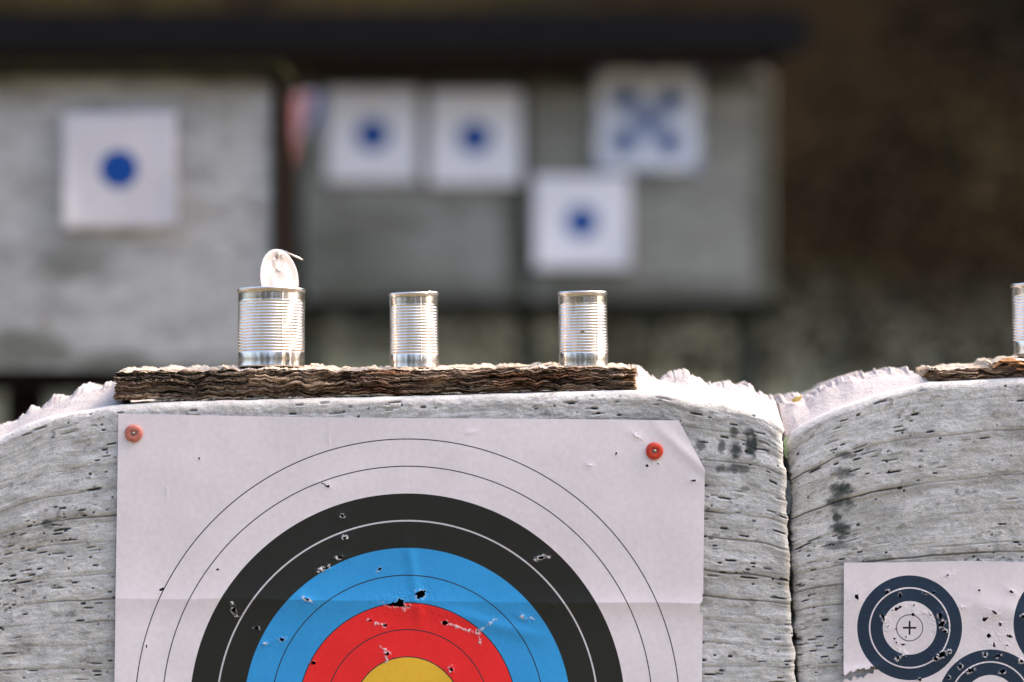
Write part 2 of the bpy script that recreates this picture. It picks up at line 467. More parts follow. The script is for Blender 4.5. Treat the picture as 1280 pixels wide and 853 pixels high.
    ramp = ss(0.0, 0.25, U) * rough_top
    if flat_zone is not None:
        inz = ss(flat_zone[0] - 4, flat_zone[0] + 4, pxs) * (1 - ss(flat_zone[1] - 4, flat_zone[1] + 4, pxs))
        ramp = ramp * (1 - 0.9 * inz[None, :])
    jag = (np.floor(fbm(pxs * .06, pxs * 0, seed + 15, 3) * 14) / 14 - .5) * 0.016 + ss(.5, .62, fbm(pxs * .09, pxs * 0, seed + 16, 4, .7)) * 0.0035 + (fbm(pxs * .35, pxs * 0, seed + 17, 2) - .5) * 0.0012
    zt = zt + rgh * ramp + jag[None, :] * ramp * ss(.80, 1.0, rise) * (1 if step < .002 else 0)
    ct = np.empty(xt.shape + (3,)); ct[:] = (0.375, 0.340, 0.338)
    ct = mixc(ct, (0.34, 0.305, 0.30), ss(0.5, 0.75, fbm(xt * 40, yt * 40, seed + 14, 3)) * 0.4)
    # --- back row: down to the foot
    Xall = np.concatenate([X, xt, xt[-1:]], 0); Yall = np.concatenate([Yf, y0 + yt, np.full((1, len(s)), y0 + depth)], 0)
    Zall = np.concatenate([Zf, zt, zt[-1:] - 0.01], 0)
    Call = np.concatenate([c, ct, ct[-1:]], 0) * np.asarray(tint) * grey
    Xall = np.concatenate([Xall, Xall[-1:]], 0); Yall = np.concatenate([Yall, Yall[-1:]], 0)
    Zall = np.concatenate([Zall, np.full((1, len(s)), zbot)], 0); Call = np.concatenate([Call, Call[-1:] * 0.6], 0)
    Yall[:, 0] = y0 + depth; Yall[:, -1] = y0 + depth
    V = np.stack([Xall, Yall, Zall], -1)
    og = (float(P((x_px0 + x_px1) / 2, 455, y0)[0]), y0 + depth / 2, zbot)
    o = grid_obj(name, V, mat, col=Call, origin=og)
    return tag(o, label, 'archery butt', group)


hfL = [(-140, 580), (-60, 565), (0, 546), (30, 532), (60, 521), (100, 513), (140, 507), (200, 503), (500, 496), (780, 488), (830, 491), (860, 497), (920, 507), (960, 516), (985, 530)]
hbL = [(-140, 550), (-60, 540), (0, 524), (20, 514), (50, 503), (75, 491), (110, 488), (136, 485), (143, 503), (200, 501), (500, 494), (780, 486), (793, 485), (799, 466), (830, 472), (850, 475),
       (870, 471), (905, 482), (930, 480), (955, 479), (963, 491), (985, 498)]
spotsL = [(917, 541, 6, 6, .8), (902, 559, 5, 8, .75), (919, 564, 9, 10, .9), (939, 556, 8, 17, .95), (916, 586, 26, 6, .8), (876, 556, 7, 7, .7), (60, 655, 7, 6, .7), (936, 540, 7, 5, .6)]
foam_block('foam_butt', -140, 985, hfL, hbL, 0.0, D0, 0.32, 0.0009,
           'long weathered grey foam butt carrying the big coloured ring target and bark plank', 'layered foam butts in front',
           right_edge=[(515, 979), (605, 983), (650, 986), (740, 988), (853, 996), (900, 997)], seed=3,
           seams=[(.075, .7), (.16, .5), (.24, .5), (.32, .6), (.41, .8), (.525, .6), (.61, 1.0), (.70, .35), (.79, .4), (.90, .3)],
           spots=spotsL, pits=HOLES_MAIN, slit_n=1000, flat_zone=(143, 796))
hfR = [(984, 546), (1000, 533), (1040, 513), (1100, 493), (1165, 478), (1220, 475), (1280, 472), (1500, 474)]
hbR = [(984, 500), (1000, 497), (1018, 500), (1028, 491), (1045, 483), (1060, 480), (1078, 470), (1100, 469), (1140, 466), (1164, 467), (1172, 476), (1280, 471), (1500, 473)]
spotsR = [(1052, 592, 17, 7, .8), (1050, 611, 17, 9, .85), (1056, 609, 8, 5, .8), (1050, 627, 20, 7, .75), (1045, 646, 7, 7, .9), (1050, 661, 15, 8, .9), (1055, 569, 12, 5, .7), (1048, 682, 20, 6, .6), (1052, 640, 16, 34, .35)]
foam_block('foam_butt', 984, 1500, hfR, hbR, 0.0, D0 + 0.012, 0.32, 0.0009,
           'weathered grey foam butt on the right with bowed layers and small dark ring targets', 'layered foam butts in front',
           left_edge=[(545, 984), (605, 990), (650, 990.5), (740, 993), (853, 999), (900, 1000)], seed=41,
           seams=[(.08, .5), (.17, .4), (.30, .8), (.37, .6), (.44, .9), (.47, .5), (.57, .3), (.68, 1.0), (.825, 1.0), (.93, .4)],
           spots=spotsR, pits=HOLES_SMALL, slit_n=560, flat_zone=(1172, 1520))


# ------------------------------------------------------------------ printed paper targets on the front butts
def paper(name, uL, uR, vT, vB, y, step_px, mat, uvf, label, group, holes=(), strokes=(), crease=None, wave=0.0006, seed=0, keepf=None, vis=868, wave_f=7):
    """uL(v), uR(v): edges of the sheet; vT(s): its top edge; all measured in photo pixels on the plane y"""
    nc = int((uR(700) - uL(700)) / step_px); s = np.linspace(0, 1, nc)
    v1 = np.linspace(0, 1, int((min(vis, vB) - vT(0.5)) / step_px)); vlist = np.concatenate([v1, np.linspace(1, 2, 12)[1:]]) if vB > vis else v1
    top = vT(s)[None, :]; tv = vlist[:, None]
    v = np.where(tv <= 1, top + tv * (min(vis, vB) - top), vis + (tv - 1) * (vB - vis))
    u = uL(v) + s[None, :] * (uR(v) - uL(v))
    sc = y / F
    off = wave * 2 * (fbm(u * sc * wave_f, v * sc * wave_f, seed, 3) - 0.5) + 0.00035 * (fbm(u * sc * 45, v * sc * 30, seed + 1, 3) - 0.5)
    if crease: off = off + crease(u, v)
    torn = np.zeros_like(u); hole = np.zeros(u.shape, bool)
    jit = fbm(u * 0.55, v * 0.55, seed + 2, 3) - 0.5
    jf = vn(u * 1.3, v * 1.3, seed + 5) - 0.5
    for (hx, hy, rx, ry, ang, dk, tr) in holes:
        m = (np.abs(u - hx) < 80) & (np.abs(v - hy) < 60); rx, ry = rx * .86, ry * .86
        a = math.radians(-ang)
        uu = (u[m] - hx) * math.cos(a) + (v[m] - hy) * math.sin(a); vv = -(u[m] - hx) * math.sin(a) + (v[m] - hy) * math.cos(a)
        e = np.sqrt((uu / rx) ** 2 + (vv / ry) ** 2) + 1.7 * jit[m] + 0.25 * jf[m]
        kk = 0.55 + 0.45 * dk
        if dk > 0.3: hole[m] |= e < kk
        rad = 0.5 + 1.4 / min(rx, ry) * min(1, tr)
        ring = (1 - ss(kk, kk + 0.9 * rad, e))
        t = ring * min(tr, 1.2) * ss(0.45, 0.62, vn(u[m] * 0.32 + hx, v[m] * 0.32, seed + 3))
        torn[m] = np.maximum(torn[m], t)
        off[m] += 0.0016 * ring * tr * (vn(u[m] * 0.5, v[m] * 0.5, seed + 4) - 0.25)
        far = np.exp(-((uu / (rx * 4)) ** 2 + (vv / (ry * 4)) ** 2))
        off[m] += 0.0009 * far * (0.4 + tr) * (0.5 + jit[m])
    for (ax, ay, bx, by, wd) in strokes:
        L = math.hypot(bx - ax, by - ay); tx, ty = (bx - ax) / L, (by - ay) / L
        al = np.clip((u - ax) * tx + (v - ay) * ty, 0, L)
        dd = np.hypot(u - ax - al * tx, v - ay - al * ty) + 7 * (jit) + 0.5 * jf + 1.4 * ss(.45, .7, vn(al * .22 + ax, al * 0, seed + 8))
        k = (1 - ss(wd * 0.3, wd * 1.0, dd)) * .9
        torn = np.maximum(torn, k); off = off + 0.0012 * k * (0.5 + jf)
    keep = ~(hole[:-1, :-1] & hole[1:, 1:] | hole[:-1, 1:] & hole[1:, :-1])
    if keepf is not None:
        um = (u[:-1, :-1] + u[1:, 1:]) / 2; vm = (v[:-1, :-1] + v[1:, 1:]) / 2
        keep &= keepf(um, vm)
    Pt = P(u, v, y)
    Pt[..., 1] = y - np.maximum(off, -0.002)
    uv = np.stack(uvf(u, v), -1)
    og = (float(P((uL(700) + uR(700)) / 2, 700, y)[0]), y, float(P(640, vis, y)[2]))
    o = grid_obj(name, Pt, mat, uv=uv, keep=keep, attrs={'torn': np.clip(torn, 0, 1), 'radius': np.hypot(uv[..., 0], uv[..., 1])}, origin=og)
    return tag(o, label, 'paper target', group)


INK_K = (0.024, 0.025, 0.022); LINE = (0.03, 0.035, 0.05)
BLUE = (0.040, 0.33, 0.70); RED = (0.90, 0.030, 0.032); GOLD = (0.86, 0.50, 0.045)
hw = 0.020
stops = [(0, GOLD), (1 - hw, LINE), (1 + hw, GOLD), (2 - hw, LINE), (2 + hw, RED), (3 - hw, LINE), (3 + hw, RED), (4 - hw, LINE), (4 + hw, BLUE), (5 - hw, LINE), (5 + hw, BLUE),
         (6, INK_K), (7 - .03, (.62, .58, .60)), (7 + .03, INK_K), (8, PAPER), (9 - hw, LINE), (9 + hw, PAPER), (10 - hw, LINE), (10 + hw, PAPER)]
M_ring = ring_mat('printed_ring_paper', stops, 20.0, rough=0.42)


def main_crease(u, v):
    n = (fbm(u * 0.01, u * 0 + 3, 77, 2) - 0.5) * 4
    dv = v - (751 + (u - 500) * 0.008 + n)
    tent = np.exp(-np.abs(dv) / 16) * 0.0024 * (0.35 + fbm(u * 0.014, u * 0, 5, 2))
    below = -0.0008 * ss(0, 30, dv) * (1 - ss(60, 160, dv))
    # diagonal pull folds round the shot-out centre
    fold = np.exp(-((dv - 14 - (u - 560) * 0.25) / 9) ** 2) * 0.0018 * ss(520, 580, u) * (1 - ss(640, 700, u))
    fold2 = np.exp(-((u - 520 - (v - 740) * 0.15) / 7) ** 2) * 0.0014 * ss(660, 700, v) * (1 - ss(760, 800, v))
    ear = np.exp(-((v - 560 + (u - 850) * -0.9) / 10) ** 2) * 0.0012 * ss(800, 850, u)
    return tent + below + fold + fold2 + ear


def main_uR(v):
    v = np.asarray(v, float)
    base = 881 - (v - 587) * (3.5 / 266)
    cut = 849 + (v - 527) * (32.0 / 60)
    return np.where(v < 587, np.minimum(cut, 881), base)


def main_keep(u, v):
    n = fbm(u * 0.25, v * 0.25, 9, 3)
    notch = (v > 742 + 3 * n) & (v < 769 - 4 * n) & (u > 872 + 7 * n + np.abs(v - 757) * 0.14)
    tip = (u < 152) & (v < 521) & False
    return ~(notch | tip)


paper('ring_target', lambda v: 148.0 - (np.asarray(v, float) - 517) * (5.0 / 336), main_uR, lambda s: 517 + np.asarray(s) * 10.0 + 1.2 * np.sin(np.asarray(s) * 5), 1262, D0 - 0.0045, 0.8, M_ring,
      lambda u, v: ((u - 509.2) / 34.05, (889.5 - v) / 34.05),
      'large paper target with black, blue, red and gold rings and a clipped corner', None,
      holes=HOLES_MAIN, strokes=STROKES_MAIN, crease=main_crease, wave=0.0014, seed=21, keepf=main_keep)

# small dark-ring sheet on the right butt : five discs on one sheet, drawn by nearest disc centre
CEN = [(1137, 785), (1332, 779), (1238, 877.5), (1139, 972), (1334, 966)]


def small_uv(u, v):
    best = None; bu = bv = None
    for cx, cy in CEN:
        d = np.hypot(u - cx, v - cy)
        if best is None: best, bu, bv = d, u - cx, v - cy
        else:
            k = d < best
            best = np.where(k, d, best); bu = np.where(k, u - cx, bu); bv = np.where(k, v - cy, bv)
    return bu / 65.5, -bv / 65.5


NAVY = (0.024, 0.042, 0.072)


def small_mat():
    h = .010
    st = [(0, PAPER), (.25 - h, (.12, .12, .14)), (.25 + h, PAPER), (.512, NAVY), (.762 - .014, PAPER), (.762 + .014, NAVY), (1.0, PAPER)]
    m = ring_mat('printed_dark_ring_paper', st, 4.0, rough=0.38, dirt=0.86, radius='radius')
    nt = m.node_tree
    # the printed cross in each centre
    uvn = N(nt, 'ShaderNodeUVMap', uv_map='UVMap'); sp = N(nt, 'ShaderNodeSeparateXYZ'); nt.links.new(uvn.outputs['UV'], sp.inputs[0])
    ax = N(nt, 'ShaderNodeMath', operation='ABSOLUTE'); ay = N(nt, 'ShaderNodeMath', operation='ABSOLUTE')
    nt.links.new(sp.outputs['X'], ax.inputs[0]); nt.links.new(sp.outputs['Y'], ay.inputs[0])
    mn = N(nt, 'ShaderNodeMath', operation='MINIMUM'); mxm = N(nt, 'ShaderNodeMath', operation='MAXIMUM')
    for n in (mn, mxm): nt.links.new(ax.outputs[0], n.inputs[0]); nt.links.new(ay.outputs[0], n.inputs[1])
    l1 = N(nt, 'ShaderNodeMath', operation='LESS_THAN'); l1.inputs[1].default_value = 0.018; nt.links.new(mn.outputs[0], l1.inputs[0])
    l2 = N(nt, 'ShaderNodeMath', operation='LESS_THAN'); l2.inputs[1].default_value = 0.130; nt.links.new(mxm.outputs[0], l2.inputs[0])
    ra = [n for n in nt.nodes if n.bl_idname == 'ShaderNodeAttribute' and n.attribute_name == 'radius'][0]
    l3 = N(nt, 'ShaderNodeMath', operation='LESS_THAN'); l3.inputs[1].default_value = 0.4; nt.links.new(ra.outputs['Fac'], l3.inputs[0])
    l4 = N(nt, 'ShaderNodeMath', operation='MULTIPLY'); nt.links.new(l2.outputs[0], l4.inputs[0]); nt.links.new(l3.outputs[0], l4.inputs[1]); l2 = l4
    mu = N(nt, 'ShaderNodeMath', operation='MULTIPLY'); nt.links.new(l1.outputs[0], mu.inputs[0]); nt.links.new(l2.outputs[0], mu.inputs[1])
    tgt = nt.nodes['torn_mix'].inputs[6]; src = tgt.links[0].from_socket
    mx = N(nt, 'ShaderNodeMix', data_type='RGBA'); nt.links.new(mu.outputs[0], mx.inputs[0]); nt.links.new(src, mx.inputs[6]); mx.inputs[7].default_value = (.02, .02, .03, 1)
    nt.links.new(mx.outputs[2], tgt)
    return m


def small_keep(u, v):
    n = fbm(u * 0.22, v * 0.22, 15, 3) - 0.5
    mid = 848 - (u - 1055) * 0.30 + 8 * n
    half = 3.2 + 7 * (fbm(u * 0.3, v * 0.05, 18, 2) - 0.35)
    return ~((u < 1097) & (np.abs(v - mid) < half * (1 - ss(1085, 1098, u) * 0.6)))


def small_crease(u, v):
    return (np.exp(-((v - 762 - 10 * np.sin(u * 0.02)) / 14) ** 2) * 0.0016 * ss(1180, 1230, u) + 0.0014 * (fbm(u * 0.02, v * 0.02, 31, 2) - 0.5)
            + np.exp(-((v - 838 + (u - 1080) * .2) / 8) ** 2) * 0.002 * (1 - ss(1080, 1130, u)))


paper('ring_target', lambda v: 1055.0 - (np.asarray(v, float) - 703) * (0.6 / 150), lambda v: 1417.0 + 0 * np.asarray(v, float),
      lambda s: 703.5 - np.asarray(s) * 3.0 + 2.0 * np.sin(np.asarray(s) * 12) * np.asarray(s), 1060, D0 + 0.006, 0.8, small_mat(), small_uv,
      'shot up paper sheet of dark navy ring discs with crosses on the right butt', None,
      holes=HOLES_SMALL, strokes=STROKES_SMALL, crease=small_crease, seed=61, keepf=small_keep, wave=0.0012, wave_f=9)


# ------------------------------------------------------------------ pins
def pin(px, py, y, r_px, colour, label, chip=False):
    c = PV(px, py, y)
    root = empty('target_pin', c, label, 'pin', 'round pins holding the big paper', rot=(math.pi / 2, 0, 0))
    m = plain_mat('pin_plastic_%d' % px, colour, 0.55, nscale=260, lo=0.72, hi=1.15, bstr=0.25, bdist=0.0006)
    r = r_px * S
    def wob(v):
        a = math.atan2(v.y, v.x); k = 1 + 0.02 * math.sin(3 * a + 1)
        if chip and abs(a + 1.9) < 0.22 and math.hypot(v.x, v.y) > r * 0.55: k *= 0.90
        return Vector((v.x * k, v.y * k, v.z))
    lathe('washer', [(r * .24, 0.0015), (r * .3, 0.0030), (r * .6, 0.0030), (r * .86, 0.0027), (r * .97, 0.0019), (r, 0.0008), (r * .98, -0.003)], 48, m, root, dent=wob)
    ms = plain_mat('pin_nail_%d' % px, (0.28, 0.24, 0.20), 0.45, metal=0.6, nscale=300)
    lathe('nail_head', [(0.00005, 0.0038), (r * .12, 0.0037), (r * .22, 0.0031), (r * .25, 0.0022), (r * .25, -0.003)], 24, ms, root)
    return root


pin(167, 542, D0 - 0.0055, 11.2, (0.50, 0.155, 0.115), 'faded coral pin disc in the top left corner of the big paper', chip=True)
pin(818, 564, D0 - 0.0055, 10.8, (0.56, 0.045, 0.02), 'bright red pin disc near the clipped corner of the big paper')


# ------------------------------------------------------------------ bark planks
def plank(name, tl, tr, bl, br, y, depth, label, seed, topn=None, end_orange=True):
    """tl.. : corners (px,py) of the bark face"""
    step = 0.0008
    n = int((tr[0] - tl[0]) * S / step); s = np.linspace(0, 1, n); s = np.concatenate([[0, 0], s, [1, 1]])
    px = tl[0] + s * (tr[0] - tl[0])
    zt = P(px, tl[1] + s * (tr[1] - tl[1]), y)[:, 2]; zb = P(px, bl[1] + s * (br[1] - bl[1]), y)[:, 2]
    if topn is not None: zt = zt + np.interp(px, *zip(*topn)) * S
    rag = (fbm(px * 0.10, px * 0, seed, 4) - 0.5) * 0.006; ragb = (fbm(px * 0.07, px * 0 + 5, seed, 4) - 0.5) * 0.007
    zt = zt + rag; zb = zb + ragb
    nv = 44; nt_ = 46
    t = np.linspace(0, 1, nv)
    x = P(px, 470, y)[:, 0][None, :] * np.ones((nv, 1))
    z = zb[None, :] + t[:, None] * (zt - zb)[None, :]
    wv = z - zb[None, :]
    wob = wv + 0.0065 * (fbm(x * 4.5, wv * 20, seed + 1, 2) - 0.5) + 0.0012 * (fbm(x * 45, wv * 60, seed + 2, 3) - 0.5)
    wx = x + 0.012 * (fbm(x * 30, wv * 200, seed + 40, 3) - .5); ww = wob + 0.0028 * (fbm(x * 60, wv * 120, seed + 41, 3) - .5)
    f1, f2, cid = worley(wx * 17, ww * 330, seed + 3); g1, g2, cid2 = worley(wx * 38 + 7, ww * 560, seed + 33)
    r1 = 1 - np.abs(fbm(x * 10, ww * 300, seed + 3, 5, .6) - 0.5) * 2
    crack = (1 - ss(0.02, 0.17, f2 - f1)) * ss(.32, .58, fbm(x * 16, ww * 110, seed + 42, 3)); crack = np.maximum(crack, ss(.90, .985, r1) * .9)
    crack2 = (1 - ss(0.03, 0.24, g2 - g1)) * ss(.42, .62, fbm(x * 20, wob * 90, seed + 4, 3))
    disp = 0.0055 * (cid - 0.5) + 0.0015 * (1 - f1) - 0.005 * crack - 0.002 * crack2 + 0.0025 * (cid2 - .5) + 0.004 * (fbm(x * 60, wob * 420, seed + 6, 4, .6) - 0.5)
    edge = ss(0, 0.12, t)[:, None] * (1 - ss(0.90, 1.0, t))[:, None]
    bow = 0.004 * (1 - (2 * t - 1) ** 2)[:, None]
    Y = y - disp - bow * 1.0
    c = np.empty(x.shape + (3,)); c[:] = (0.15, 0.105, 0.075)
    g = fbm(x * 7, wob * 60, seed + 7, 3)
    c = mixc(c, (0.31, 0.245, 0.19), ss(0.45, 0.8, .5 * g + .5 * cid) * .85)
    c = mixc(c, (0.055, 0.038, 0.028), ss(.6, .85, .4 * g + .6 * cid2) * .7)
    c = mixc(c, (0.27, 0.115, 0.055), ss(0.55, 0.72, fbm(x * 14, wob * 120, seed + 8, 3)) * .5)
    c = mixc(c, (0.12, 0.10, 0.078), ss(0.5, 0.7, fbm(x * 5, wob * 40, seed + 9, 3)) * .7)
    c = mixc(c, (0.44, 0.33, 0.23), ss(0.60, 0.70, fbm(x * 22, wob * 330, seed + 10, 3)) * .7)
    c = mixc(c, (0.014, 0.010, 0.008), np.clip(crack + .7 * crack2, 0, 1) * .92)
    if end_orange:
        ee = ss(tr[0] - 22, tr[0] - 6, px + 10 * (fbm(px * 0, np.linspace(0, 6, len(px)), seed, 2) - .5))[None, :] * ss(.35, .6, fbm(x * 30, wob * 300, seed + 19, 2))
        c = mixc(c, (0.42, 0.22, 0.09), ee * .8)  # orange of the sunlit right end put into the bark colour
    c = c * np.array((1.22, 1.10, 1.02))
    # top : pale sawn wood with torn fibres
    u = np.linspace(0, 1, nt_)[1:] ** 1.5
    xt = x[-1][None, :] * np.ones((len(u), 1))
    yt = Y[-1][None, :] * (1 - u[:, None]) + (y + depth) * u[:, None]
    fib = fbm(xt * 26, yt * 300, seed + 11, 4); lump = fbm(xt * 60, yt * 70, seed + 12, 3)
    back = 0.0022 * ss(.2, .9, u)[:, None]
    zt2 = zt[None, :] + back + (ss(0.5, 0.75, fib) * 0.0026 + (lump - .5) * 0.0016 + ss(.70, .8, lump) * 0.0015) * ss(0, .12, u)[:, None]
    ct = np.empty(xt.shape + (3,)); ct[:] = (0.34, 0.26, 0.19)
    ct = mixc(ct, (0.52, 0.45, 0.38), ss(.45, .7, fib)); ct = mixc(ct, (0.25, .15, .09), ss(.6, .75, fbm(xt * 18, yt * 120, seed + 13, 3)) * .6)
    X = np.concatenate([x, xt, xt[-1:], x[:1]], 0)
    Yc = np.concatenate([Y, yt, np.full((1, len(px)), y + depth), Y[:1]], 0)
    Z = np.concatenate([z, zt2, zb[None, :], zb[None, :]], 0)
    Cc = np.concatenate([c, ct, ct[-1:] * .5, c[:1]], 0)
    # ends : collapse the outermost columns onto the end centre line so the sawn ends close
    for k, kk in ((0, 1), (-1, -2)):
        X[:, k] = X[:, kk]
        Yc[:, k] = y + depth * .5; Z[:, k] = (zt[k] + zb[k]) / 2
        Cc[:, k] = (0.42, 0.27, 0.15); Cc[:, kk] = Cc[:, kk] * .5 + np.array((0.42, 0.27, 0.15)) * .5
    rowz = np.linspace(0, 1, X.shape[0])
    for c0, sg_ in ((px - tl[0], 1), (tr[0] - px, -1)):
        amt = 1 - ss(0, 9, c0)
        X = X + sg_ * amt[None, :] * (fbm(rowz * 30, rowz * 0, seed + 21, 3)[:, None] * 0.010 + fbm(rowz * 130, rowz * 0, seed + 22, 2)[:, None] * .003 - .005)
    V = np.stack([X, Yc, Z], -1)
    og = (float(X[0].mean()), y + depth / 2, float(zb.mean()))
    o = grid_obj(name, V, M_bark, col=Cc, origin=og)
    tag(o, label, 'plank', 'bark edged planks on the foam butts')
    return o


PY = D0 + 0.016
pl1 = plank('bark_plank', (143, 465), (795, 460.2), (143, 500), (795, 487.5), PY, 0.105, 'long bark faced plank carrying three tin cans above the ring target', 5,
            topn=[(143, 0), (260, 1), (300, 1.5), (380, 2), (420, -1), (480, -1), (560, 0), (620, 1), (700, 1), (795, 0)])
pl2 = plank('bark_plank', (1166, 463), (1500, 444), (1168, 477), (1500, 476), PY + 0.012, 0.105, 'flaking bark plank running out of view on the right butt', 29, end_orange=False,
            topn=[(1166, 0), (1235, 0), (1243, 5), (1280, 4), (1500, 2)])

# lifted splinters of pale wood and bark along the upper edge of each plank
M_splint = plain_mat('pale_splinter', (0.56, 0.43, 0.31), 0.8, nscale=300, lo=.7, hi=1.2)
M_rust = plain_mat('orange_bark_flake', (0.33, 0.15, 0.06), 0.85, nscale=300, lo=.6, hi=1.3)


def splinter(parent, px, py, y, L, h, ang, mat, seed):
    r = random.Random(seed); base = PV(px, py, y)
    vs, fs = [], []
    nseg = 7
    for i in range(nseg):
        t = i / (nseg - 1); wd = h * (0.35 + 0.65 * math.sin(math.pi * min(1, t * 1.15))) * r.uniform(.75, 1.2) * (0.25 if i in (0, nseg - 1) else 1)
        xx = (t - .5) * L; bend = math.sin(t * 2.6 + seed) * h * .5
        for dy, dz in ((-.004, 0), (0, wd), (.005, wd * .4), (.003, -wd * .3)):
            vs.append(Vector((xx, dy * r.uniform(.7, 1.2), dz + bend)))
    for i in range(nseg - 1):
        for k in range(4):
            a = i * 4 + k; b = i * 4 + (k + 1) % 4
            fs.append((a, b, b + 4, a + 4))
    fs += [(0, 1, 2, 3), tuple((nseg - 1) * 4 + k for k in (3, 2, 1, 0))]
    R_ = Matrix.Rotation(ang, 4, 'Y')
    o = mesh_obj('splinter', [base + R_ @ v - parent.location for v in vs], fs, mat, parent, smooth=False)
    return o


k = 0
for (px, py, L, h, a, m) in [(398, 459, 16, 3, .1, 0), (470, 461, 18, 2.4, -.05, 0), (600, 459, 40, 3.6, 0, 0), (648, 457, 34, 4.0, .05, 0), (682, 457, 22, 3.2, -.1, 0), (572, 460, 20, 3, .1, 0),
                           (180, 464, 36, 2.2, 0, 0), (230, 463, 30, 2.0, .02, 0), (283, 459, 12, 3, .3, 0), (762, 459, 26, 2.4, -.05, 0), (693, 456, 7, 4.5, .8, 0), (432, 461, 14, 2.5, 0, 0),
                           (388, 457, 4, 4, 1.2, 0)]:
    k += 1
    splinter(pl1, px, py, PY - (0.006 if m else -0.012 - 0.0004 * (k % 5)), L * S, h * S, a, (M_splint, M_rust)[m], k)
for (px, py, L, h, a, m) in [(1196, 463, 40, 3, -.05, 0), (1178, 464, 20, 3, .1, 0), (1226, 459, 36, 4, -.12, 0), (1262, 451, 26, 4.5, .15, 1), (1250, 456, 22, 4, -.3, 1), (1274, 457, 30, 3.4, .1, 1), (1236, 454, 10, 3, .3, 0), (1285, 463, 34, 3, 0, 1)]:
    k += 1
    splinter(pl2, px, py, PY + 0.012 - (0.007 if m else -0.006), L * S, h * S, a, (M_splint, M_rust)[m], k)


# ------------------------------------------------------------------ tin cans
def can_profile(R, H, nrib):
    p = [(0.0005, 0.0035), (R * .80, 0.0035), (R * .90, 0.003), (R * .945, 0.0006), (R * .975, 0.0), (R * .992, 0.0008), (R * .990, 0.002), (R * .985, 0.003)]
    b0 = 0.19 * H; b1 = 0.845 * H
    p += [(R * .985, b0 * .5), (R * .985, b0 - 0.001)]
    for i in range(nrib):
        z0 = b0 + (b1 - b0) * i / nrib; dz = (b1 - b0) / nrib
        p += [(R * .976, z0 + dz * .08), (R * .966, z0 + dz * .25), (R * .976, z0 + dz * .42), (R * .986, z0 + dz * .62), (R * .988, z0 + dz * .78), (R * .984, z0 + dz * .94)]
    p += [(R * .985, b1 + 0.001), (R * .985, (b1 + H) / 2), (R * .985, H - 0.0045), (R * .992, H - 0.0036)]
    return p


def tin_can(px0, px1, py_t, py_b, y, label, nrib, lean=0.0, roll=0.0, rz=0.0, dent=None):
    sc = y / F
    R = (px1 - px0) / 2 * sc / 1.012; H = (py_b - py_t) * sc
    base_dent = dent; ds = px0 * .37
    def dent(v):
        if base_dent: v = base_dent(v)
        a = math.atan2(v.y, v.x); k = 1 + 0.007 * math.sin(2 * a + ds + v.z * 20) * math.sin(v.z * 55 + ds) + 0.006 * math.sin(5 * a + v.z * 70 + ds * 2) * math.sin(v.z * 95)
        for (da, dz, dr, dw) in ((-1.2 + math.sin(ds) * .6, H * (.35 + .25 * math.cos(ds)), .020, .010), (-2.2 + math.cos(ds * 3) * .4, H * .78, .014, .008)):
            k -= dr * math.exp(-((((a - da + math.pi) % (2 * math.pi) - math.pi) * R) ** 2 + (v.z - dz) ** 2) / dw ** 2)
        return Vector((v.x * k, v.y * k, v.z))
    root = empty('tin_can', PV((px0 + px1) / 2, py_b, y), label, 'tin can', 'empty tin cans lined up on the planks', rot=(lean, roll, rz))
    body = lathe('can_body', can_profile(R, H, nrib), 112, M_tin, root, dent=dent)
    # folded side seam
    seam_v, seam_f = [], []
    prof = [q for q in can_profile(R, H, nrib)][8:]
    for i, (r, z) in enumerate(prof):
        for a in (-.035, -.03, .03, .035):
            rr = r + (0.0004 if abs(a) < .032 else -0.0002)
            v = Vector((rr * math.cos(a - 1.35), rr * math.sin(a - 1.35), z)); seam_v.append(dent(v) if dent else v)
    for i in range(len(prof) - 1):
        for q in range(3): seam_f.append((i * 4 + q, i * 4 + q + 1, (i + 1) * 4 + q + 1, (i + 1) * 4 + q))
    mesh_obj('side_seam', seam_v, seam_f, M_tin, root)
    lathe('rim', [(R * .985, H - 0.0034), (R * 1.005, H - 0.0030), (R * 1.014, H - 0.0016), (R * 1.008, H - 0.0003), (R * .988, H), (R * .968, H - 0.0006), (R * .962, H - 0.002), (R * .965, H - 0.0034)], 112, M_tin, root, dent=dent)
    lathe('inner_wall', [(R * .962, H - 0.0034), (R * .958, H * .5), (R * .955, 0.006), (R * .5, 0.0055), (0.0005, 0.0055)], 64, M_tin, root, dent=dent)
    return root, R, H


CY = PY + 0.052


def dent1(v):   # crumpled foot on the right front
    if v.z < 0.022 and v.x > -0.004 and v.y < 0:
        k = (1 - v.z / 0.022) * ss(-0.004, 0.012, v.x)
        kk = float(k) * 0.06 * (1 + .6 * math.sin(v.x * 600))
        return Vector((v.x * (1 - kk * .3), v.y * (1 - kk), v.z))
    return v


def dent2(v):   # kink in the right rim
    g = math.exp(-((v.z - 0.072) / 0.004) ** 2) * (1 if v.x > 0 else 0)
    return Vector((v.x * (1 - 0.02 * g * (v.x / 0.027)), v.y, v.z + (0.0012 if (v.x > 0.015 and v.z > 0.078) else 0)))


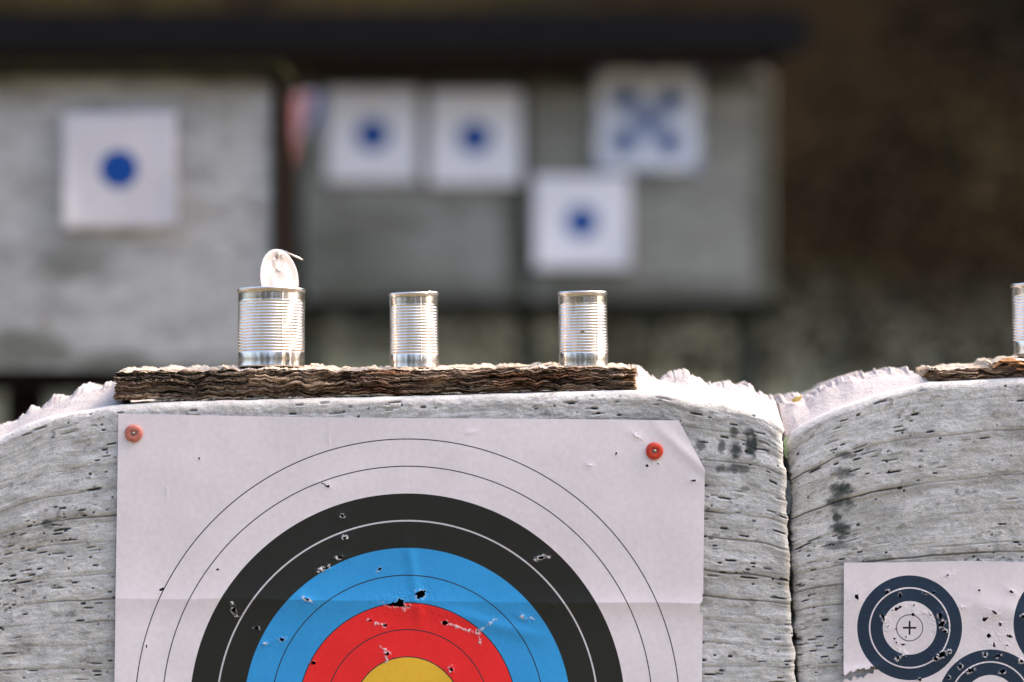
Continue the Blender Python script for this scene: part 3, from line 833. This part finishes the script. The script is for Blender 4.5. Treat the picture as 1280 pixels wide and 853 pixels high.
c1, R1, H1 = tin_can(296, 382, 361.5, 460.3, CY, 'widest open tin can with its oval lid bent upright', 17, lean=math.radians(-3.2), roll=math.radians(.5), rz=0.2, dent=dent1)
tin_can(487, 549.5, 367, 461.6, CY - .004, 'slim ribbed open tin can standing alone in the middle of the plank', 17, lean=math.radians(-2.5), roll=math.radians(-.6), rz=0.1, dent=dent2)
c3, R3, H3 = tin_can(698, 761, 365, 459.3, CY + .002, 'slim ribbed open tin can near the right end of the long plank', 17, lean=math.radians(-1.2), roll=math.radians(-.4), rz=0.35)
tin_can(1266, 1330, 355, 444, CY + .012, 'tin can cut off by the right photo edge on the flaking plank', 16, lean=math.radians(-2), roll=math.radians(-1.2), rz=-.2)


M_lacquer = plain_mat('pale_lacquered_tin', (0.50, 0.45, 0.45), 0.45, metal=0.0, nscale=90, lo=.92, hi=1.05, bstr=.08)


def strip(name, pts, rad, mat, parent, seg=8):
    """round wire through pts"""
    vs, fs = [], []
    for i, p in enumerate(pts):
        d = (pts[min(i + 1, len(pts) - 1)] - pts[max(i - 1, 0)]).normalized()
        a = d.orthogonal().normalized(); b = d.cross(a)
        for q in range(seg):
            t = 2 * math.pi * q / seg; vs.append(p + a * rad * math.cos(t) + b * rad * math.sin(t))
    for i in range(len(pts) - 1):
        for q in range(seg): fs.append((i * seg + q, i * seg + (q + 1) % seg, (i + 1) * seg + (q + 1) % seg, (i + 1) * seg + q))
    fs += [tuple(range(seg))[::-1], tuple((len(pts) - 1) * seg + q for q in range(seg))]
    return mesh_obj(name, vs, fs, mat, parent)


# dark cut between two ribs of the right-hand slim can
sv = []
for zz in (0.0, 0.0013):
    for q in range(9):
        a = -1.62 - .35 + (q - 4) * .028; rr = R3 * 1.0015 + .0003
        sv.append((rr * math.cos(a), rr * math.sin(a), H3 * .452 + zz * (1 - abs(q - 4) / 5.0) + (.0004 if q % 3 == 0 else 0)))
mesh_obj('cut', sv, [(q, q + 1, 10 + q, 9 + q) for q in range(8)], plain_mat('cut_shadow', (.02, .025, .04), .9, bstr=0, spec=0.05), c3)


def make_lid(parent, R, H):
    """opened lid, a stiff embossed disc standing up from the rear rim, with its ring pull"""
    r = R * .90
    prof = [(0.0003, 0.0), (r * .30, 0.0), (r * .34, 0.0006), (r * .38, 0.0), (r * .60, 0.0), (r * .64, -0.0006), (r * .70, -0.0006), (r * .74, 0.0), (r * .90, 0.0), (r * .94, 0.0009), (r, 0.0005), (r, -0.0002), (r * .94, 0.0), (r * .3, -0.0008), (0.0003, -0.0008)]
    def bend(v):
        return Vector((v.x, v.y, v.z + 0.0008 * (v.x / r) ** 2 - 0.001 * (v.y / r)))
    lid = lathe('lid', prof, 72, M_lacquer, parent, dent=bend)
    M = Matrix.Translation((0.0095, R * .35, H + r * .36)) @ Matrix.Rotation(math.radians(45), 4, 'Z') @ Matrix.Rotation(math.radians(89), 4, 'X')
    lid.matrix_local = M
    Mi = M.inverted()
    # ring pull: flat loop seen almost edge on, hinged at the top of the disc and kicked out to the right
    ax = Vector((0.90, -0.12, -0.42)).normalized(); side = Vector((0.12, 0.97, 0.05)); side = (side - ax * side.dot(ax)).normalized(); up = ax.cross(side)
    c0 = Vector((0.0095 + 0.0035, R * .35 - 0.004, H + r * 1.36 - 0.0015))
    vs, fs = [], []
    nseg = 28; a_, b_ = 0.0142, 0.0075
    for i in range(nseg):
        t = 2 * math.pi * i / nseg
        for (k_, dz) in ((1.0, 0.0006), (.62, 0.0006), (.62, -0.0006), (1.0, -0.0006)):
            vs.append(Mi @ (c0 + ax * (a_ * k_ * math.cos(t) + a_ * .85) + side * (b_ * k_ * math.sin(t)) + up * dz))
    for i in range(nseg):
        j = (i + 1) % nseg
        for q in range(4): fs.append((i * 4 + q, i * 4 + (q + 1) % 4, j * 4 + (q + 1) % 4, j * 4 + q))
    mesh_obj('ring_pull', vs, fs, M_tin, lid)
    # pressed outline that the ring lay in
    loop = [Vector((r * .26 * math.cos(t), r * .60 + r * .30 * math.sin(t), 0.0009)) for t in [math.pi * (0.9 + 1.5 * k / 18) for k in range(19)]]
    strip('pressed_bead', loop, 0.00055, M_tin, lid)
    rv = lathe('rivet', [(0.0001, 0.0022), (0.0022, 0.002), (0.003, 0.001), (0.003, -0.0002)], 20, M_tin, lid)
    rv.location = (0, r * .80, 0.0005)
    return lid


make_lid(c1, R1, H1)

# ------------------------------------------------------------------ small stray bits
def scrap(name, px, py, y, wx, hz, mat, label, cat, seed):
    r = random.Random(seed); c = PV(px, py, y); vs, fs = [], []
    n = 9
    for i in range(n):
        t = i / (n - 1)
        for s in (-1, 1):
            vs.append((s * wx / 2 * (1 - .6 * abs(2 * t - 1)) * r.uniform(.75, 1.1), -0.002 * math.sin(3 * t) + r.uniform(-.0006, .0006), (t - .5) * hz))
    for i in range(n - 1): fs.append((2 * i, 2 * i + 1, 2 * i + 3, 2 * i + 2))
    m = len(vs)
    vs += [(v[0], v[1] + .0012, v[2]) for v in vs]
    fs += [tuple(m + q for q in f[::-1]) for f in fs]
    for i in range(n - 1):
        for s in (0, 1): fs.append((2 * i + s, 2 * i + 2 + s, m + 2 * i + 2 + s, m + 2 * i + s))
    o = mesh_obj(name, vs, fs, mat); o.location = c
    return tag(o, label, cat)


scrap('plastic_scrap', 983, 560, D0 + .02, 9 * S, 26 * S, plain_mat('pale_green_plastic', (0.36, 0.50, 0.27), .6, nscale=200), 'pale green scrap wedged at the top of the gap between butts', 'scrap', 4)
scrap('foam_shred', 985, 622, D0 + .03, 10 * S, 44 * S, plain_mat('blue_grey_shred', (0.42, 0.48, 0.52), .8, nscale=200), 'blue grey shred lying in the gap between butts below the green scrap', 'scrap', 9)
lf = scrap('dry_leaf', 996, 499, D0 + .09, 8 * S, 14 * S, plain_mat('yellow_leaf', (0.62, 0.40, 0.10), .7, nscale=200), 'tiny yellow dry leaf lying on the white foam above the gap', 'leaf', 12)
lf.rotation_euler = (0.5, 1.1, 0.2)

# ------------------------------------------------------------------ far butts, boards and their targets
YL = 5.0
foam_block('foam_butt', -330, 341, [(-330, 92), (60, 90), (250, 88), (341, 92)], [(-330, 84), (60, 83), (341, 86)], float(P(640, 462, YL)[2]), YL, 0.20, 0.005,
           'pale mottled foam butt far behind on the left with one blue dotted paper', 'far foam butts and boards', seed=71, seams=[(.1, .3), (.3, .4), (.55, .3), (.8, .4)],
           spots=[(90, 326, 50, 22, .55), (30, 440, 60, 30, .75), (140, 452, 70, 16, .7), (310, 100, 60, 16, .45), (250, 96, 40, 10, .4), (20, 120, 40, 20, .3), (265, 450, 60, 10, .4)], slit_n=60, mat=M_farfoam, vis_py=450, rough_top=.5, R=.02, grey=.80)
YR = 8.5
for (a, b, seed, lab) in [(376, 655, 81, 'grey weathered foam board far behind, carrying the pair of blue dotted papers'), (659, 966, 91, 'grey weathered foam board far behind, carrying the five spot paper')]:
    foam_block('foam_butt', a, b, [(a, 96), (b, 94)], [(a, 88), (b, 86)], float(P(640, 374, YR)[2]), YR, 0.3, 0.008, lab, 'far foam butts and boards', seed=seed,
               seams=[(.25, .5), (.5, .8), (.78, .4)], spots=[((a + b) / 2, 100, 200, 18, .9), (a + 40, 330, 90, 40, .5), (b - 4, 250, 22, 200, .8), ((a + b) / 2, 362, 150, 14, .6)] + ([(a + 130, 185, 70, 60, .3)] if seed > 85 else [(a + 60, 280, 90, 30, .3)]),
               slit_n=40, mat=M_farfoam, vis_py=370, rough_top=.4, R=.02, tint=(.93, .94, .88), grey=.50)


def far_paper(px0, px1, py0, py1, y, mat, uvf, label, group, seed, tilt=0.0):
    n = 26
    s, t = np.meshgrid(np.linspace(0, 1, n), np.linspace(0, 1, n))
    u = px0 + s * (px1 - px0) + tilt * (t - .5) * (py1 - py0); v = py0 + t * (py1 - py0) - tilt * (s - .5) * (px1 - px0)
    Pt = P(u, v, y)
    Pt[..., 1] = y - 0.004 - 0.006 * fbm(s * 2.5, t * 2.5, seed, 2) - 0.014 * (np.abs(s - .5) * 2) ** 6 * t
    uv = np.stack(uvf(s - .5, t - .5, (px1 - px0), (py1 - py0)), -1)
    o = grid_obj('ring_target', Pt, mat, uv=uv, attrs={'torn': np.zeros_like(s)}, origin=(float(Pt[..., 0].mean()), y, float(Pt[..., 2].mean())))
    sol = o.modifiers.new('thickness', 'SOLIDIFY'); sol.thickness = 0.0008
    return tag(o, label, 'paper target', group)


FW = (0.82, 0.80, 0.86)
DOT = (0.004, 0.060, 0.29); DOT2 = (0.008, 0.080, 0.33)
FWL = (.62, .585, .61)
M_dotL = ring_mat('blue_dot_paper_near', [(0, DOT2), (.06, DOT), (.30, (0.01, 0.06, .25)), (.345, (.03, .10, .30)), (.36, DOT), (.46, FWL)], 2.0, dirt=.93)
M_dotR = ring_mat('blue_dot_paper_far', [(0, DOT), (.40, (.30, .38, .56)), (.47, FW)], 2.0, dirt=.93)
def duv(r0):
    return lambda s, t, w_, h_: (s * w_ / r0 * .46, t * h_ / r0 * .46)
far_paper(80, 221, 142, 286, YL - .02, M_dotL, lambda s, t, w_, h_: ((s * w_ + 1) / 24 * .46, (t * h_ + 2) / 24 * .46), 'white paper with a blue centre dot on the far left butt', 'blue dotted papers far behind', 1, .01)
far_paper(409, 523, 110, 228, YR - .02, M_dotR, duv(21.5), 'blue dotted white paper, left one of the upper pair on the far board', 'blue dotted papers far behind', 2)
far_paper(536, 651, 113, 232, YR - .02, M_dotR, duv(21), 'blue dotted white paper, right one of the upper pair on the far board', 'blue dotted papers far behind', 3)
far_paper(668, 786, 220, 336, YR - .02, M_dotR, duv(21), 'lowest blue dotted white paper, hanging beneath the five spot sheet', 'blue dotted papers far behind', 4)


def spot_uv(s, t, w_, h_):
    cs = [(-.215, -.215), (.215, -.2), (0, 0), (-.225, .215), (.2, .225)]
    best = bu = bv = None
    for cx, cy in cs:
        d = np.hypot(s - cx, t - cy)
        if best is None: best, bu, bv = d, s - cx, t - cy
        else:
            k_ = d < best; best = np.where(k_, d, best); bu = np.where(k_, s - cx, bu); bv = np.where(k_, t - cy, bv)
    return bu, bv


def far5():
    n = 131
    s, t = np.meshgrid(np.linspace(0, 1, n), np.linspace(0, 1, n)); u = 745 + s * 130; v = 88 + t * 125
    y = YR - .02
    Pt = P(u, v, y); Pt[..., 1] = y - 0.004 - 0.006 * fbm(s * 2.5, t * 2.5, 6, 2)
    m = ring_mat('five_spot_paper', [(0, (.004, .02, .14)), (.085, (.36, .43, .62)), (.17, (.78, .79, .86)), (.285, (.44, .50, .66)), (.33, (.34, .41, .58))], 2.0, dirt=.93)
    o = grid_obj('ring_target', Pt, m, uv=np.stack(spot_uv(s - .5, t - .5, 0, 0), -1), attrs={'torn': np.zeros_like(s)}, origin=(float(Pt[..., 0].mean()), y, float(Pt[..., 2].mean())))
    tag(o, 'pale blue five spot paper in the upper right of the far boards', 'paper target')


far5()

# ------------------------------------------------------------------ shelter, frames, cloth
def bz(py, y): return float(P(640, py, y)[2])
def bx(px, y): return float(P(px, 455, y)[0])


sh = empty('shelter', (bx(500, 8.2), 8.2, 0), 'dark open shelter with a low roof over the far boards', 'shelter')
def sh_box(name, px0, px1, y0, y1, z0, z1, mat, b=.008):
    o = box_obj(name, bx(px0, y0) - sh.location.x, bx(px1, y0) - sh.location.x, y0 - sh.location.y, y1 - sh.location.y, z0, z1, mat, sh, b)
    return o
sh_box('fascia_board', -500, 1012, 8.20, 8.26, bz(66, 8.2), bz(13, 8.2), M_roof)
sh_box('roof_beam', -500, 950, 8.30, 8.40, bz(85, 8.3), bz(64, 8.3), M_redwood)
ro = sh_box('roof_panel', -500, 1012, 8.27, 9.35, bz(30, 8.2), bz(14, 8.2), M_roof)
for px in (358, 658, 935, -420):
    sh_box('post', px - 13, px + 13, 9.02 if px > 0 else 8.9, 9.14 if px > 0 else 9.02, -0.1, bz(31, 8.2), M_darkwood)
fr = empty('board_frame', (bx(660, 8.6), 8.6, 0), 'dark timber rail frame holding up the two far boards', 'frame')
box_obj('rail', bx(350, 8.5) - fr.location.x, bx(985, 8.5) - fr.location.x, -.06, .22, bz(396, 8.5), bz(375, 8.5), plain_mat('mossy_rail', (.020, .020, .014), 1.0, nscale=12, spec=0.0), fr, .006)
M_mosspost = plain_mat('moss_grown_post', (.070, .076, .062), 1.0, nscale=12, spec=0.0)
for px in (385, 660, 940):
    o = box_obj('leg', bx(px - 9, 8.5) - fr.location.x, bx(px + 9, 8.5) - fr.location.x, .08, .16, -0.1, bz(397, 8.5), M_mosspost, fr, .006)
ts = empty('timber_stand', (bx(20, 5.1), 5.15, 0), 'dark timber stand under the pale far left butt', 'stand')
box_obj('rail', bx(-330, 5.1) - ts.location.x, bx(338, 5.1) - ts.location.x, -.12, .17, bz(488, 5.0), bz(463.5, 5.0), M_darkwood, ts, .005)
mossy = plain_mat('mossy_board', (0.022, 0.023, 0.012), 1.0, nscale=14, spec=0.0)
box_obj('shade_cap', bx(-350, 4.93) - ts.location.x, bx(352, 4.93) - ts.location.x, 4.93 - 5.15, 5.24 - 5.15, bz(88, 4.93), bz(74, 4.93), mossy, ts, .004)  # added cover that keeps the sun off the butt's top
box_obj('shade_panel', bx(344, 5.0) - ts.location.x, bx(351, 5.0) - ts.location.x, 4.98 - 5.15, 5.22 - 5.15, 0, bz(88.6, 4.93), M_darkwood, ts, .004)  # added panel: shades the butt's right face and forms the dark gap
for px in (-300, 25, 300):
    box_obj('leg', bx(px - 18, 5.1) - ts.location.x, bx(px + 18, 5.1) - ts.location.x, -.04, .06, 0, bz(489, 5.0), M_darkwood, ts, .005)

# striped cloth hung beside the post
def cloth():
    n, m = 40, 46
    s, t = np.meshgrid(np.linspace(0, 1, n), np.linspace(0, 1, m))
    y = 8.20
    u = 364 + s * 44 - (t ** 1.3) * 16 * (1 - s * .2); lenf = np.interp(s, [0, .25, .5, .8, 1], [98, 92, 60, 50, 40])
    v = 118 + t * lenf + 3 * np.sin(s * 9)
    Pt = P(u, v, y); Pt[..., 1] = y + .035 * np.sin(s * 17 + t * 2) * (.4 + .6 * t)
    c = np.empty(s.shape + (3,)); c[:] = (.60, .52, .54)
    c = mixc(c, (.62, .20, .19), ss(.02, .08, s) * (1 - ss(.30, .36, s)))
    c = mixc(c, (.45, .14, .14), ss(.44, .48, s) * (1 - ss(.52, .56, s)) * .7)
    c = mixc(c, (.05, .11, .28), ss(.62, .66, s))
    c = mixc(c, (.30, .10, .08), ss(.75, .9, t) * (1 - ss(.4, .5, s)))
    o = grid_obj('striped_cloth', Pt, vcol_mat('faded_cloth', .9, (60, 60, 60), .85, 1.1, .2), col=c, origin=(bx(380, y), y, bz(118, y)))
    sol = o.modifiers.new('thickness', 'SOLIDIFY'); sol.thickness = .002
    tag(o, 'faded red, white and blue cloth hanging beside the dark post', 'cloth')


cloth()

# ------------------------------------------------------------------ ground and hillside
def terrain(name, xs, ys, zf, colf, mat):
    X, Y = np.meshgrid(xs, ys)
    o = grid_obj(name, np.stack([X, Y, zf(X, Y)], -1), mat, col=colf(X, Y))
    return tag(o, kind='structure')


def gz(X, Y): return 0.06 * (fbm(X * .5, Y * .5, 301, 3) - .5) * ss(1, 4, np.abs(Y - 2.8)) - 0.0
def gcol(X, Y):
    c = np.empty(X.shape + (3,)); c[:] = (.17, .145, .10)
    c = mixc(c, (.07, .085, .035), ss(.45, .6, fbm(X * .8, Y * .8, 303, 4)) * .8)
    c = mixc(c, (.24, .20, .14), ss(.55, .7, fbm(X * 2.3, Y * 2.3, 304, 3)) * .6)
    return c
ax_ = np.concatenate([np.linspace(-200, -14, 16), np.linspace(-12, 12, 160), np.linspace(14, 200, 16)])
ay_ = np.concatenate([np.linspace(-200, -10, 18), np.linspace(-8, 6.6, 110), [7.5]])
terrain('ground', ax_, ay_, gz, gcol, M_sheet)


def hz(X, Y):
    prof = np.interp(Y, [6.2, 7.0, 8.0, 9.2, 10.0, 11, 12, 14, 20, 60, 200], [-.15, .12, .55, 1.05, 1.40, 2.3, 3.4, 5.2, 7.5, 9, 9])
    return prof + .28 * (fbm(X * .7, Y * .7, 311, 4) - .5) * ss(6.5, 8, Y) + .10 * (fbm(X * 3, Y * 3, 312, 3) - .5) * ss(6.5, 8, Y)
def hcol(X, Y):
    Z = hz(X, Y)
    c = np.empty(X.shape + (3,)); c[:] = (.015, .0105, .006)
    c = mixc(c, (.027, .0215, .010), ss(.50, .66, fbm(X * .9, Z * .9, 313, 3)) * .8)
    c = mixc(c, (.008, .007, .006), ss(.50, .66, fbm(X * 1.4 + 9, Z * 1.4, 314, 3)) * .7)
    low = 1 - ss(1.25, 1.75, Z + .25 * (fbm(X * 1.2, Y, 315, 3) - .5))
    c = mixc(c, (.088, .098, .080), low * .9)
    return c
hx_ = np.concatenate([np.linspace(-200, -9, 14), np.linspace(-8, 8, 170), np.linspace(9, 200, 14)])
hy_ = np.concatenate([np.linspace(6.2, 15, 130), np.linspace(16, 200, 16)])
terrain('hillside', hx_, hy_, hz, hcol, M_sheet)


def leaf_cloud(name, pts, size, mat_list, label, cat, seed, nrm=None):
    r = np.random.default_rng(seed); n = len(pts)
    sz = size * r.uniform(.5, 1.3, (n, 1))
    a = r.normal(size=(n, 3)); a /= np.linalg.norm(a, axis=1, keepdims=True)
    b = np.cross(a, r.normal(size=(n, 3))); b /= np.linalg.norm(b, axis=1, keepdims=True)
    V = np.stack([pts - a * sz, pts + b * sz * .45, pts + a * sz, pts - b * sz * .45], 1).reshape(-1, 3)
    me = bpy.data.meshes.new(name)
    me.vertices.add(len(V)); me.vertices.foreach_set('co', V.astype(np.float32).ravel())
    me.loops.add(n * 4); me.loops.foreach_set('vertex_index', np.arange(n * 4, dtype=np.int32))
    me.polygons.add(n); me.polygons.foreach_set('loop_start', np.arange(0, n * 4, 4, dtype=np.int32)); me.polygons.foreach_set('loop_total', np.full(n, 4, np.int32))
    me.update(calc_edges=True)
    for m in mat_list: me.materials.append(m)
    me.polygons.foreach_set('material_index', r.integers(0, len(mat_list), n).astype(np.int32))
    o = link(bpy.data.objects.new(name, me))
    return tag(o, label, cat, kind='stuff')


lm = [plain_mat('leaf_olive', (.026, .022, .010), .9, bstr=0, spec=0.05), plain_mat('leaf_brown', (.027, .017, .010), .9, bstr=0, spec=0.05), plain_mat('leaf_dark', (.011, .011, .006), .9, bstr=0, spec=0.05), plain_mat('leaf_dry', (.016, .011, .007), .9, bstr=0, spec=0.05)]
nlv = 70000
lx = rng.uniform(-4.5, 5.5, nlv); ly = rng.uniform(9.4, 14, nlv)
kp = fbm(lx * .9, ly * .9, 320, 3) > rng.uniform(.35, .62, nlv)
lx, ly = lx[kp], ly[kp]
leaf_cloud('leaf_litter', np.stack([lx, ly, hz(lx, ly) + rng.uniform(0, .05, len(lx))], -1), .028, lm, 'brown and olive leaf litter covering the bank behind the boards', 'leaf litter', 5)

# woodland on the far side of the range, behind the viewer: seen in the tin of the cans
nw = 34000
ang = rng.uniform(math.radians(200), math.radians(340), nw); rad = rng.uniform(22, 30, nw)
top = 2.5 + 9 * ss(.30, .55, fbm(ang * 11, ang * 0, 330, 3))
hgt = rng.uniform(0, 1, nw) ** .8 * top
wm = [plain_mat('wood_leaf', (.05, .055, .03), .9, bstr=0, spec=0.05), plain_mat('wood_leaf_dark', (.035, .035, .022), .9, bstr=0, spec=0.05), plain_mat('wood_leaf_warm', (.11, .075, .04), .9, bstr=0, spec=0.05)]
leaf_cloud('woodland', np.stack([rad * np.cos(ang), rad * np.sin(ang), hgt], -1), .55, wm, 'line of woodland along the far side of the range', 'woodland', 6)
